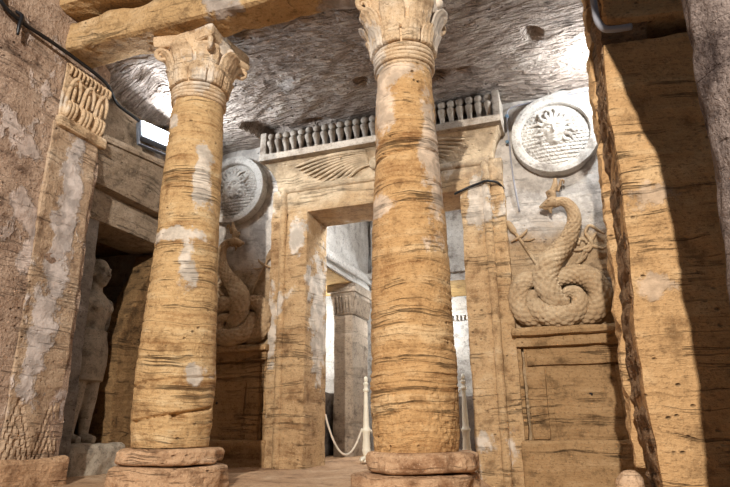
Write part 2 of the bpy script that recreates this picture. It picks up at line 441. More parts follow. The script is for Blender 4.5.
def volute_bm(cx, phi, zc):
    d = Vector((math.cos(phi), math.sin(phi), 0)); pts = []; o = Vector((cx, YC, 0))
    for (r, z) in ((.17, zc - .17), (.185, zc - .08), (.205, zc - .01)): pts.append(o + d * r + Vector((0, 0, z)))
    for k in range(15):
        a = math.radians(150 - k * 38); R = .048 - .0026 * k
        pts.append(o + d * (.262 + R * math.cos(a)) + Vector((0, 0, zc + R * math.sin(a))))
    return tube(bmesh.new(), pts, [.012, .016, .017, .016, .014, .012, .010, .010], 8, 4)
def column(cx, label, tab, zs, zr, mat, lotus, cuts, bases, seed):
    t = thing('column', label, 'column', (cx, YC, 0))
    for k, (bx, r, z0, z1) in enumerate(bases):
        obj('base_slab', slab_bm(bx, YC, r, z0, z1, seed + k), M['base'], t)
    obj('shaft', shaft_bm(cx, tab, zs, zr, seed, lotus, cuts), mat, t, True)
    cap = obj('capital', lathe(bmesh.new(), cx, YC, zr - .02, 2.79, 30, 64,
              lambda z, a: lerp_tab(bell_tab, z - zr) + .004 * fb((math.cos(a), math.sin(a), z * 3 + seed), 2.5, 3)), M['cap'], t, True)
    bell = lambda z: lerp_tab(bell_tab, z - zr)
    bm = bmesh.new()
    for k in range(4):
        zz = zr + .015 + k * .026
        def rf(z, a, zz=zz, k=k): return bell(zr) + .004 + .0135 * math.sqrt(max(0, 1 - ((z - zz) / .0135) ** 2)) + .002 * math.sin(a * 3 + k)
        lathe(bm, cx, YC, zz - .0134, zz + .0134, 6, 64, rf, zf=lambda z, a, k=k: .003 * math.sin(a * 2 + k))
    obj('necking_ring', bm, M['cap'], cap, True)
    zl = zr + .115
    for k in range(10):
        obj('lower_leaf', leaf_bm(cx, k * PI / 5 + .2, zl, .12, .56, bell, .02, False), M['cap'], cap, True)
    for k in range(8):
        obj('upper_leaf', leaf_bm(cx, k * PI / 4, zl + .08, .17, .66, bell, .035, True), M['cap'], cap, True)
    for k in range(4):
        obj('volute', volute_bm(cx, PI / 4 + k * PI / 2, 2.69), M['cap'], cap, True)
        a = k * PI / 2; d = Vector((math.cos(a), math.sin(a), 0))
        obj('rosette', ball(bmesh.new(), Vector((cx, YC, 2.725)) + d * .225, .032, 12), M['cap'], cap, True)
    def conc(p):                                        # concave sided abacus, broken corners
        q = p - Vector((cx, YC, 0)); m = max(abs(q.x), abs(q.y)); n = min(abs(q.x), abs(q.y))
        if m > .01:
            f = 1 - .16 * (1 - (n / m) ** 2); q.x *= f; q.y *= f
        return q + Vector((cx, YC, 0))
    obj('abacus', B((cx - .235, YC - .235, 2.735), (cx + .235, YC + .235, 2.86), .02, .02, .012, 6., warp=conc, seed=seed, wear=.05), M['cap'], cap)
    return t
bell_tab = [(-.1, .165), (0, .163), (.1, .166), (.25, .185), (.36, .215), (.5, .225)]
column(XL, 'left sandstone column with white plaster streaks and a cracked lowest drum', [(.2, .208), (.32, .221), (.57, .226), (.92, .212), (1.42, .188), (1.97, .179), (2.34, .166)],
       .205, 2.35, M['colL'], 0, [(.56, .02, -1.2, .02, .010, 1.6), (.375, .03, -1.0, .035, .014, 1.3), (.36, -.02, -.75, .06, .025, .22), (1.33, .01, -1., .014, .007, 1.4), (2.16, .01, -1., .016, .008, 2.)],
       [(-2.209, .318, -.03, .112), (-2.211, .288, .118, .200)], 3.)
column(XR, 'right sandstone column with pale plaster near its top and lotus leaves carved at its foot', [(.2, .206), (.3, .215), (.43, .218), (.83, .211), (1.26, .203), (1.73, .179), (2.05, .170), (2.28, .158)],
       .188, 2.29, M['colR'], 1, [(1.72, .02, -1.4, .02, .008, 2.), (1.56, -.01, -1.4, .018, .008, 2.), (1.8, .0, -1.4, .014, .007, 2.)],
       [(-.80, .305, -.03, .095), (-.755, .268, .102, .192)], 11.)

# ------------------------------------------------------------------ architrave over the columns
t = thing('architrave', 'long rough stone beam resting on both column capitals', 'beam', (-1.4, 2.9, 2.83))
wb = lambda p: p + Vector((0, 0, -.02 * (p.x + 1.9)))
obj('beam', B((-3.2, 2.62, 2.82), (.5, 2.88, 3.05), .025, .02, .026, 4., .004, seed=20, warp=wb, wear=.06), M['beam'], t)
obj('upper_course', B((-3.25, 2.50, 3.085), (.6, 2.9, 3.7), .04, .02, .03, 3.5, .006, seed=21, warp=wb, wear=.07), M['beam'], t)
obj('joint_filling', B((-3.25, 2.75, 3.02), (.6, 2.88, 3.12), .08, .0, .0, warp=wb), M['beam'], t)

# ------------------------------------------------------------------ left pilaster
t = thing('pilaster', 'tall left pilaster set against the pitted wall, with a carved capital and flaking white plaster', 'pilaster', (-3.1, 2.82, 0))
def lotus_warp(p):
    if p.x > -3.12 and p.z < .48:
        q = (p.z - .12) / .36; a = ((p.y - 2.56) / .235) % 1; w = abs(a - .5) * 2
        for k in range(3):
            if abs(w - (1 - q) * .95 + k * .3) < .06: p = p - Vector((.012, 0, 0))
    return p
obj('shaft', B((-3.125, 2.60, .12), (-3.10, 2.985, 2.28), .014, .012, .012, 4., .006, seed=22, warp=lotus_warp, wear=.02), M['anta'], t)
obj('base_block', B((-3.13, 1.4, -.06), (-3.04, 3.06, .145), .03, .03, .015, 5., .006, seed=23, wear=.03), M['base'], t)
cap = obj('capital', B((-3.125, 2.63, 2.26), (-3.10, 3.02, 2.74), .03, .01, .01, 5., seed=24), M['cap'], t)
obj('astragal', B((-3.125, 2.61, 2.255), (-3.065, 3.04, 2.325), .02, .02, .004, 8., seed=25, warp=lambda p: p - Vector((0, 0, .012 * sm(2.29, 2.28, p.z)))), M['cap'], cap)
for k in range(11):
    y = 2.645 + k * .036
    obj('dentil', tube(bmesh.new(), [(-3.10, y, 2.73), (-3.075, y + .006, 2.70), (-3.095, y + .012, 2.655)], .010, 6, 4), M['cap'], cap, True)
for k in range(3):
    y = 2.70 + k * .125
    bm = bmesh.new()
    tube(bm, [(-3.10, y - .04, 2.34), (-3.085, y - .045, 2.46), (-3.075, y - .03, 2.58), (-3.07, y + .01, 2.635), (-3.075, y + .045, 2.58), (-3.085, y + .05, 2.48)], [.014, .016, .014, .014, .012, .008], 8, 6)
    for q in (-.03, 0, .03):
        tube(bm, [(-3.10, y + q, 2.335), (-3.075, y + q, 2.38), (-3.072, y + q, 2.43), (-3.10, y + q, 2.455)], .016, 8, 5)
    tube(bm, [(-3.10, y, 2.45), (-3.08, y, 2.52), (-3.075, y, 2.57)], [.018, .015, .010], 8, 5)
    obj('acanthus_leaf', bm, M['cap'], cap, True)

# ------------------------------------------------------------------ right pilaster (broken edge, bedding gap near the top)
t = thing('pilaster', 'broad right pilaster of banded sandstone with a jagged broken inner edge', 'pilaster', (.4, 2.8, 0))
EDGE = [(.0, .255), (.1, .25), (.4, .235), (.7, .232), (1.04, .255), (1.43, .262), (1.68, .255), (2.0, .27), (2.6, .3), (3.3, .32)]
def pw(p):
    f = 1 - sm(.28, 1.3, p.x)
    return p + Vector((f * (lerp_tab(EDGE, p.z) - .25), .14 * (p.x - .25) * (1 if p.y < 2.8 else 0), 0))
obj('lower_block', B((.25, 2.62, -.05), (1.5, 3.0, 2.03), .025, .012, .010, 4., .008, 10., seed=30, warp=pw, wear=.01), M['pier'], t)
obj('upper_block', B((.25, 2.62, 2.15), (1.5, 3.0, 3.4), .03, .03, .03, 3., .01, seed=31, warp=pw, wear=.04), M['pier'], t)
obj('bed_filling', B((.34, 2.92, 2.0), (1.5, 3.0, 2.18), .05, .0, .02, 4., seed=32), M['jag'], t)
EDG2 = [(.0, .205), (.11, .20), (.41, .185), (.78, .195), (1.12, .205), (1.38, .207), (1.77, .225), (2.19, .235), (2.57, .255), (3.3, .27)]
def jw(p):
    f = lerp_tab(EDG2, p.z) - .2
    j = .022 * fb(p, 9., 3)
    return p + Vector((f + (j if p.x < .22 else 0), 0, 0))
obj('broken_edge', B((.235, 2.66, -.05), (.44, 2.98, 3.4), .014, .004, .012, 11., .016, 26., seed=33, warp=lambda p: pw(p) + Vector((.026 * (2.98 - p.y) / .34 - .006 + .010 * fb(p, 16., 3), 0, 0))), M['jag'], t)
obj('rear_edge', B((.2, 2.97, .12), (.5, 3.12, 3.4), .025, .012, .006, 5., .008, seed=34, warp=jw, wear=.01), M['pier'], t)
tag(obj('stone', B((.10, 2.74, -.06), (.205, 2.86, .12), .014, .045, .014, 7., seed=35), M['base']), 'rounded stone lying at the inner foot of the right pilaster', 'stone')

# ------------------------------------------------------------------ grey rock in the foreground
def rock_rf(z, t):
    a = t
    r = .33 * (1 + .0 * math.cos(a))
    return r + .05 * fb((math.cos(a) * 1.2, math.sin(a) * 1.2, z * 1.6), 1.4, 4) + .012 * fb((math.cos(a), math.sin(a), z), 9., 3)
RE = [(.1, .34), (.56, .36), (.74, .375), (1.02, .39), (1.33, .40), (1.5, .395), (1.73, .38), (2.18, .28), (2.8, .12)]
bm = bmesh.new()
nz, nt = 110, 100; rows = []
for i in range(nz + 1):
    z = -.02 + 2.9 * i / nz; row = []
    ex = lerp_tab(RE, z)
    for j in range(nt):
        a = 2 * PI * j / nt; c, s = math.cos(a), math.sin(a)
        rr = 1 + .10 * fb((c * .9, s * .9, z * 1.4), 1.3, 3) * (1 - max(0, -c) ** 3 * .7) + .03 * fb((c * 1.2, s * 1.2, z * 2.4), 3.5, 4)
        row.append(bm.verts.new((ex + .32 + .32 * c * rr, 1.62 + .22 * s * rr, z)))
    rows.append(row)
for a, b in zip(rows, rows[1:]):
    for j in range(nt):
        k = (j + 1) % nt; bm.faces.new((a[j], a[k], b[k], b[j]))
bm.faces.new(rows[0][::-1]); bm.faces.new(rows[-1])
tag(obj('rock_outcrop', bm, M['rock'], None, True), 'grey rough rock bulging in at the upper right edge, nearest the camera', 'rock')

# ------------------------------------------------------------------ doorway
t = thing('doorway_surround', 'carved stone doorway frame with winged disc and cobra cornice', 'door frame', (X0, 4.45, 0))
def MX(x): return 2 * X0 - x
for sgn in (0, 1):
    f = (lambda x: x) if not sgn else MX
    def blk(a, b, z0, z1, y0, y1, **k):
        xa, xb = sorted((f(a), f(b))); return B((xa, y0, z0), (xb, y1, z1), **k)
    j = obj('jamb', blk(-2.30, -2.09 - .025 * sgn, -.24 * sgn - .04 * (1 - sgn), 2.12, 4.40, 4.85, res=.025, r=.012, amp=.008, ns=5., strata=.006, seed=40 + sgn, wear=.025), M['door'], t)
    obj('outer_strip', blk(-2.46, -2.34, -.24 * sgn - .04 * (1 - sgn), 2.36, 4.43, 4.6, res=.03, r=.012, amp=.008, ns=5., strata=.006, seed=42 + sgn, wear=.03), M['door'], j)
    bm = bmesh.new(); tube(bm, [(f(-2.325), 4.41, -.03 - .18 * sgn + (2.36 + .18 * sgn) * i / 30) for i in range(31)], [.033 + .003 * math.sin(i * 2.3) for i in range(31)], 12, 2)
    obj('roll_moulding', bm, M['door'], j, True)
lt = obj('lintel', B((-2.30, 4.40, 2.105), (MX(-2.30), 4.85, 2.32), .025, .012, .007, 5., .004, seed=45, wear=.02), M['door'], t)
bm = bmesh.new(); tube(bm, [(-2.36 + (2 * (X0 + 2.36)) * i / 40, 4.41, 2.335) for i in range(41)], [.034 + .002 * math.sin(i * 1.9) for i in range(41)], 12, 2)
obj('roll_moulding', bm, M['door'], lt, True)
def cav_y(z):
    q = min(1, max(0, (z - 2.36) / .22)); return 4.42 - .14 * q ** 2.2
bm = bmesh.new()
solid_grid(bm, 90, 14, lambda u, v: Vector((-2.40 - .08 * v * v + (2 * (X0 + 2.40 + .08 * v * v)) * u, cav_y(2.355 + .23 * v) + .005 * fb((u * 9, v, 2), 3., 3), 2.355 + .23 * v)),
           lambda u, v: Vector((-2.40 - .08 * v * v + (2 * (X0 + 2.40 + .08 * v * v)) * u, 4.6, 2.355 + .23 * v)))
obj('cavetto_cornice', bm, M['door'], t, True)
obj('shelf', B((-2.50, 4.22, 2.575), (MX(-2.50), 4.6, 2.64), .025, .008, .004, 5., seed=46, wear=.012), M['frieze'], t)
for a in (-2.50, MX(-2.50) - .06):
    obj('end_block', B((a, 4.235, 2.63), (a + .06, 4.55, 2.86), .02, .008, .004, 5., seed=47 + a), M['frieze'], t)
# cobras in a row
def cobra_bms():
    bm = bmesh.new(); prof = [(.034, 0), (.033, .010), (.022, .028), (.021, .06), (.027, .088), (.0355, .114), (.0355, .134), (.022, .148), (.012, .157)]
    rows = []; z0 = 2.636
    for (r, z) in prof:
        rows.append([bm.verts.new((r * math.cos(2 * PI * j / 14), 4.285 + .032 * (r / .03) * math.sin(2 * PI * j / 14) - .018 * sm(.03, .13, z), z0 + z)) for j in range(14)])
    for a, b in zip(rows, rows[1:]):
        for j in range(14): bm.faces.new((a[j], a[(j + 1) % 14], b[(j + 1) % 14], b[j]))
    bm.faces.new(rows[0][::-1]); bm.faces.new(rows[-1])
    b2 = ball(bmesh.new(), (0, 4.27, z0 + .188), (.034, .026, .032), 14)
    return bm, b2
a, b = cobra_bms()
NCO = 27; base_co = None; mes = []
for bm, nm in ((a, 'cobra'), (b, 'sun_disc')):
    bmesh.ops.recalc_face_normals(bm, faces=bm.faces); me = bpy.data.meshes.new(nm); bm.to_mesh(me); bm.free()
    for p in me.polygons: p.use_smooth = True
    me.materials.append(M['frieze']); mes.append(me)
for k in range(NCO):
    x = -2.405 + (2 * (X0 + 2.405)) * k / (NCO - 1)
    o = bpy.data.objects.new('cobra', mes[0]); C.objects.link(o); o.parent = t; o.location = Vector((x, 0, 0)) - Vector((X0, 4.45, 0))
    o.scale = (1 + .05 * random.uniform(-1, 1), 1, 1)
    d = bpy.data.objects.new('sun_disc', mes[1]); C.objects.link(d); d.parent = o; d.location = (random.uniform(-.003, .003), 0, random.uniform(-.004, .003))
# winged disc on the cavetto
wd = obj('winged_disc', ball(bmesh.new(), (X0, cav_y(2.47) - .005, 2.475), (.085, .035, .075), 20), M['door'], t, True)
for sgn in (-1, 1):
    for k in range(10):
        q = k / 9
        L = .76 - .42 * q ** 1.3; zs = 2.552 - .10 * q; drop = .03 + .12 * q
        pts = []; 
        for i in range(7):
            s = i / 6; z = zs + .012 * math.sin(s * PI) - drop * s ** 1.8
            z = max(z, 2.372)
            x = X0 + sgn * (.075 + (L - .075) * s)
            pts.append((x, cav_y(z) - .014, z))
        obj('feather', tube(bmesh.new(), pts, [.010, .014, .0165, .0165, .015, .013, .007], 8, 5), M['door'], wd, True)

# ------------------------------------------------------------------ shields with gorgon heads
def shield(cx, cz_, label):
    R = .335; y0 = 4.495
    t = thing('gorgon_shield', label, 'shield relief', (cx, 4.5, cz_))
    bm = bmesh.new(); n = 90; sec = [(1.0, .0), (1.0, -.075), (.985, -.088), (.90, -.092), (.80, -.085), (.775, -.07), (.775, .0)]
    rows = []
    for i in range(n):
        a = 2 * PI * i / n
        rows.append([bm.verts.new((cx + R * r * math.cos(a), y0 + y + .003 * fb((math.cos(a) * 2, math.sin(a) * 2, r * 3 + cx), 2., 2), cz_ + R * r * math.sin(a))) for r, y in sec])
    for i in range(n):
        A, Bq = rows[i], rows[(i + 1) % n]
        for k in range(len(sec) - 1): bm.faces.new((A[k], A[k + 1], Bq[k + 1], Bq[k]))
        bm.faces.new((A[-1], A[0], Bq[0], Bq[-1]))
    obj('rim', bm, M['shield'], t)
    Ri = R * .785                                    # scaly aegis: overlapping scales in rows
    def sc(x, z):
        row = math.floor(z / .03); zz = (z / .03) - row; xx = x / .036 + .5 * (row % 2); xx = xx - math.floor(xx) - .5
        e = math.sqrt((xx * 1.9) ** 2 + ((1 - zz) * .9) ** 2)
        return .012 * (1 - zz) * (1 if e < 1 else .35)
    bm = bmesh.new(); nr, na = 44, 130; rows = []
    for i in range(nr + 1):
        r = Ri * i / nr; row = []
        for j in range(na):
            a = 2 * PI * j / na; x, z = r * math.cos(a), r * math.sin(a)
            h = .035 + .03 * (1 - (r / Ri) ** 2) + sc(x + .1 * z, z) * (1 if z < .03 or abs(x) > .13 else .5) + .004 * fb((x, z, cx), 12., 2)
            row.append(bm.verts.new((cx + x, y0 - h, cz_ + z)))
            if i == 0: break
        rows.append(row)
    for j in range(na): bm.faces.new((rows[0][0], rows[1][j], rows[1][(j + 1) % na]))
    for i in range(1, nr):
        for j in range(na): bm.faces.new((rows[i][j], rows[i + 1][j], rows[i + 1][(j + 1) % na], rows[i][(j + 1) % na]))
    lastr = rows[-1]; bk = [bm.verts.new((v.co.x, y0 + .01, v.co.z)) for v in lastr]
    for j in range(na): bm.faces.new((lastr[j], bk[j], bk[(j + 1) % na], lastr[(j + 1) % na]))
    bm.faces.new(bk)
    obj('aegis', bm, M['shield'], t)
    hx, hz = cx - .005, cz_ + .035; W_, H_ = .098, .125                  # face
    gs = lambda u, v, a, b, s, s2=None: math.exp(-((u - a) / s) ** 2 - ((v - b) / (s2 or s)) ** 2)
    def fh(u, v):
        rr = min(1, math.hypot(u, v)); h = .05 * math.sqrt(max(0, 1 - rr ** 2.4))
        h += .028 * gs(u, v, 0, -.08, .13, .28) + .014 * gs(u, v, 0, -.22, .20, .10)      # nose
        for s in (-1, 1):
            h -= .024 * gs(u, v, s * .34, .12, .20, .10); h += .012 * gs(u, v, s * .34, .12, .12, .06)
            h += .014 * gs(u, v, s * .34, .32, .26, .09) + .010 * gs(u, v, s * .45, -.25, .22)
        h += .013 * gs(u, v, 0, -.50, .24, .06) + .012 * gs(u, v, 0, -.62, .20, .06) - .018 * gs(u, v, 0, -.56, .24, .03)
        h += .014 * gs(u, v, 0, -.86, .22, .14)
        return h
    bm = bmesh.new(); n = 44
    bk0 = .055
    solid_grid(bm, n, n, lambda a, b: (lambda u, v: Vector((hx + W_ * u, y0 - bk0 - fh(u, v), hz + H_ * v)))(*sq(a, b)),
               lambda a, b: (lambda u, v: Vector((hx + W_ * u, y0 - .03, hz + H_ * v)))(*sq(a, b)))
    hd = obj('gorgon_head', bm, M['shield'], t, True)
    bm = bmesh.new()
    for k in range(27):                              # wild locks around the face
        a = math.radians(-40 + 260 * k / 26); ca, sa = math.cos(a), math.sin(a)
        p0 = Vector((hx + W_ * .85 * ca, y0 - .072, hz + H_ * .85 * sa)); L = .05 + .02 * math.sin(k * 2.3)
        d = Vector((ca, 0, sa)); n_ = Vector((-sa, 0, ca)) * (1 if k % 2 else -1)
        tube(bm, [p0, p0 + d * L * .5 + n_ * .014, p0 + d * L + Vector((0, .01, 0)), p0 + d * L * 1.3 - n_ * .016 + Vector((0, .02, 0))], [.016, .015, .013, .008], 8, 5)
    obj('hair', bm, M['shield'], hd, True)
    for s in (-1, 1):
        obj('eye', ball(bmesh.new(), (hx + s * W_ * .34, y0 - bk0 - .040, hz + H_ * .12), (.018, .010, .010), 10), M['shield'], hd, True)
def sq(a, b):
    u, v = a * 2 - 1, b * 2 - 1
    return u * math.sqrt(1 - v * v / 2), v * math.sqrt(1 - u * u / 2)
shield(.025, 2.49, 'round gorgon shield carved on the bright wall right of the doorway')
shield(MX(.025), 2.44, 'round gorgon shield partly hidden behind the left column')

# ------------------------------------------------------------------ serpents
def serpent(mir, label, dz=0., dx=0.):
    f = (lambda x: x + dx) if not mir else (lambda x: MX(x) + dx)
    Y = 4.455
    t = thing('serpent_relief', label, 'serpent relief', (f(-.08), 4.5, 1.0 + dz))
    def scales(L, a, r):
        row = math.floor(L / .026); ph = L / .026 - row
        s = (a * 9 / (2 * PI) + .5 * (row % 2)) % 1 - .5
        return .15 * min(1, 1.6 * abs(math.sin(L * 52 + a * 5)) * abs(math.sin(L * 52 - a * 5))) - .08
    def S(pts, R, yo, n=54, m=18, bump=scales, bm=None):
        return tube(bm if bm is not None else bmesh.new(), [(f(x), Y + (yo[i] if hasattr(yo, '__len__') else yo), z + dz) for i, (x, z) in enumerate(pts)], R, n, m, .8, (0, 1, 0), bump)
    bm = bmesh.new()
    S([(-.04, 1.9), (.01, 1.912), (.06, 1.885), (.09, 1.82), (.09, 1.745), (.06, 1.665), (.01, 1.585), (-.06, 1.51), (-.12, 1.43), (-.155, 1.34), (-.145, 1.25), (-.10, 1.17), (-.03, 1.13)],
      [.036, .034, .038, .045, .05, .055, .062, .072, .084, .086, .084, .078, .055], [-.06, -.05, -.05, -.045, -.04, -.04, -.04, -.045, -.06, -.07, -.07, -.05, -.02], bm=bm)
    S([(-.10, 1.31), (-.02, 1.34), (.07, 1.345), (.155, 1.305), (.205, 1.20), (.165, 1.09), (.08, 1.05), (.0, 1.05)], [.05, .062, .072, .08, .082, .082, .075, .06], -.02, bm=bm)
    S([(-.17, 1.34), (-.25, 1.345), (-.325, 1.31), (-.365, 1.20), (-.335, 1.10), (-.26, 1.055), (-.17, 1.05)], [.05, .062, .07, .074, .075, .07, .06], -.015, bm=bm)
    S([(-.245, 1.24), (-.245, 1.15), (-.20, 1.08), (-.12, 1.045), (-.03, 1.04), (.04, 1.08), (.065, 1.15), (.04, 1.21), (-.015, 1.215), (-.05, 1.18)], [.05, .066, .074, .076, .072, .064, .054, .046, .036, .02], [-.02, -.04, -.06, -.075, -.08, -.07, -.06, -.05, -.05, -.04], bm=bm)
    body = obj('body', bm, M['relief'], t, True)
    bm = bmesh.new()                                   # beaked head
    S([(-.02, 1.91), (-.06, 1.908), (-.105, 1.893), (-.145, 1.885)], [.036, .040, .027, .010], [-.06, -.065, -.06, -.05], 14, 6, None, bm)
    S([(-.05, 1.885), (-.09, 1.872), (-.125, 1.873)], [.022, .018, .007], -.055, 10, 6, None, bm)
    ball(bm, (f(-.075), Y - .098, 1.918 + dz), (.012, .008, .010), 10)
    hd = obj('head', bm, M['relief'], t, True)
    bm = bmesh.new(); S([(-.065, 1.87), (-.07, 1.845), (-.062, 1.82)], [.016, .012, .004], -.06, 8, 5, None, bm); obj('beard', bm, M['relief'], hd, True)
    bm = bmesh.new()                                   # double crown
    S([(-.045, 1.93), (-.05, 1.975), (-.06, 2.01)], [.032, .036, .034], -.045, 12, 6, None, bm)
    S([(-.045, 1.99), (-.02, 2.04), (-.012, 2.085), (-.012, 2.105)], [.026, .024, .014, .012], -.045, 12, 6, None, bm)
    S([(.0, 2.0), (.02, 2.05), (.035, 2.085), (.05, 2.075), (.045, 2.055)], [.012, .011, .010, .008, .005], -.04, 8, 6, None, bm)
    obj('crown', bm, M['relief'], hd, True)
    bm = bmesh.new()                                   # thyrsus with ribbon
    S([(-.40, 1.83), (-.385, 1.80), (-.36, 1.75), (-.345, 1.72)], [.010, .024, .026, .012], .02, 10, 6, None, bm)
    S([(-.35, 1.73), (-.31, 1.66), (-.26, 1.56), (-.195, 1.43)], [.013, .013, .012, .011], .025, 8, 6, None, bm)
    S([(-.385, 1.655), (-.35, 1.672), (-.31, 1.69), (-.27, 1.72), (-.255, 1.745)], [.006, .010, .012, .010, .005], .02, 8, 6, None, bm)
    S([(-.29, 1.66), (-.25, 1.655), (-.205, 1.665)], [.009, .009, .004], .025, 8, 6, None, bm)
    obj('thyrsus_staff', bm, M['relief'], t, True)
    bm = bmesh.new()                                   # herald's staff with twined snakes
    S([(.085, 1.45), (.12, 1.50), (.17, 1.57), (.205, 1.62), (.235, 1.66)], [.013, .012, .012, .012, .010], .025, 8, 6, None, bm)
    S([(.13, 1.53), (.17, 1.53), (.195, 1.58), (.175, 1.63), (.16, 1.67), (.185, 1.715), (.215, 1.71), (.25, 1.675), (.285, 1.645)], [.010, .012, .013, .013, .012, .013, .012, .011, .006], .02, 8, 6, None, bm)
    S([(.06, 1.545), (.10, 1.54), (.15, 1.55), (.20, 1.56), (.26, 1.53), (.29, 1.545)], [.008, .012, .012, .012, .012, .006], .02, 8, 6, None, bm)
    S([(.10, 1.58), (.115, 1.62), (.15, 1.615), (.16, 1.585)], [.012, .014, .012, .008], .02, 8, 6, None, bm)
    S([(.07, 1.43), (.10, 1.455), (.135, 1.48), (.155, 1.51)], [.014, .016, .014, .006], .015, 8, 6, None, bm)
    obj('herald_staff', bm, M['relief'], t, True)
serpent(False, 'coiled crowned serpent carved on the bright wall right of the doorway')
serpent(True, 'coiled crowned serpent in the shade between left column and doorway', .0)

# ------------------------------------------------------------------ podiums with false doors under the serpents
def podium(mir, label):
    f = (lambda x: x) if not mir else MX
    t = thing('podium', label, 'podium', (f(-.05), 4.45, 0))
    def blk(nm, a, b, y0, y1, z0, z1, seed, par=t, mt='dado', **k):
        xa, xb = sorted((f(a), f(b)))
        kw = dict(res=.025, r=.008, amp=.007, ns=5., strata=.005, wear=.01); kw.update(k)
        return obj(nm, B((xa, y0, z0), (xb, y1, z1), seed=seed, **kw), M[mt], par)
    blk('body', -.36, .43, 4.46, 4.6, -.04, .90, 50)
    blk('ledge', -.43, .43, 4.36, 4.6, .915, .972, 51, r=.012, wear=.02)
    blk('ledge_band', -.41, .43, 4.41, 4.6, .84, .92, 52)
    blk('side_strip', -.425, -.375, 4.45, 4.6, .2, .86, 53)
    blk('top_rail', -.345, .43, 4.43, 4.6, .705, .822, 54)
    blk('stile', -.345, -.225, 4.43, 4.6, .2, .70, 55)
    sl = (lambda p: p + Vector((( .08 if not mir else -.08) * (.70 - p.z), 0, 0)))
    blk('stile', .235, .43, 4.43, 4.6, .2, .70, 56, warp=sl)
    pn = blk('false_door', -.215, .25, 4.448, 4.6, .2, .69, 57, warp=sl)
    b = bmesh.new(); x = f(.065)
    tube(b, [(x, 4.454, .50), (x, 4.443, .50)], [.009, .012], 10, 3)
    obj('peg_hole', b, M['cable'], pn, True, 'small dark round hole')
    blk('plinth', -.43, .43, 4.41, 4.6, -.24 if not mir else -.04, .205, 58, r=.02, wear=.03, amp=.012)
podium(False, 'brightly lit stone podium with false door panel under the right serpent')
podium(True, 'shaded stone podium with false door panel behind the left column')

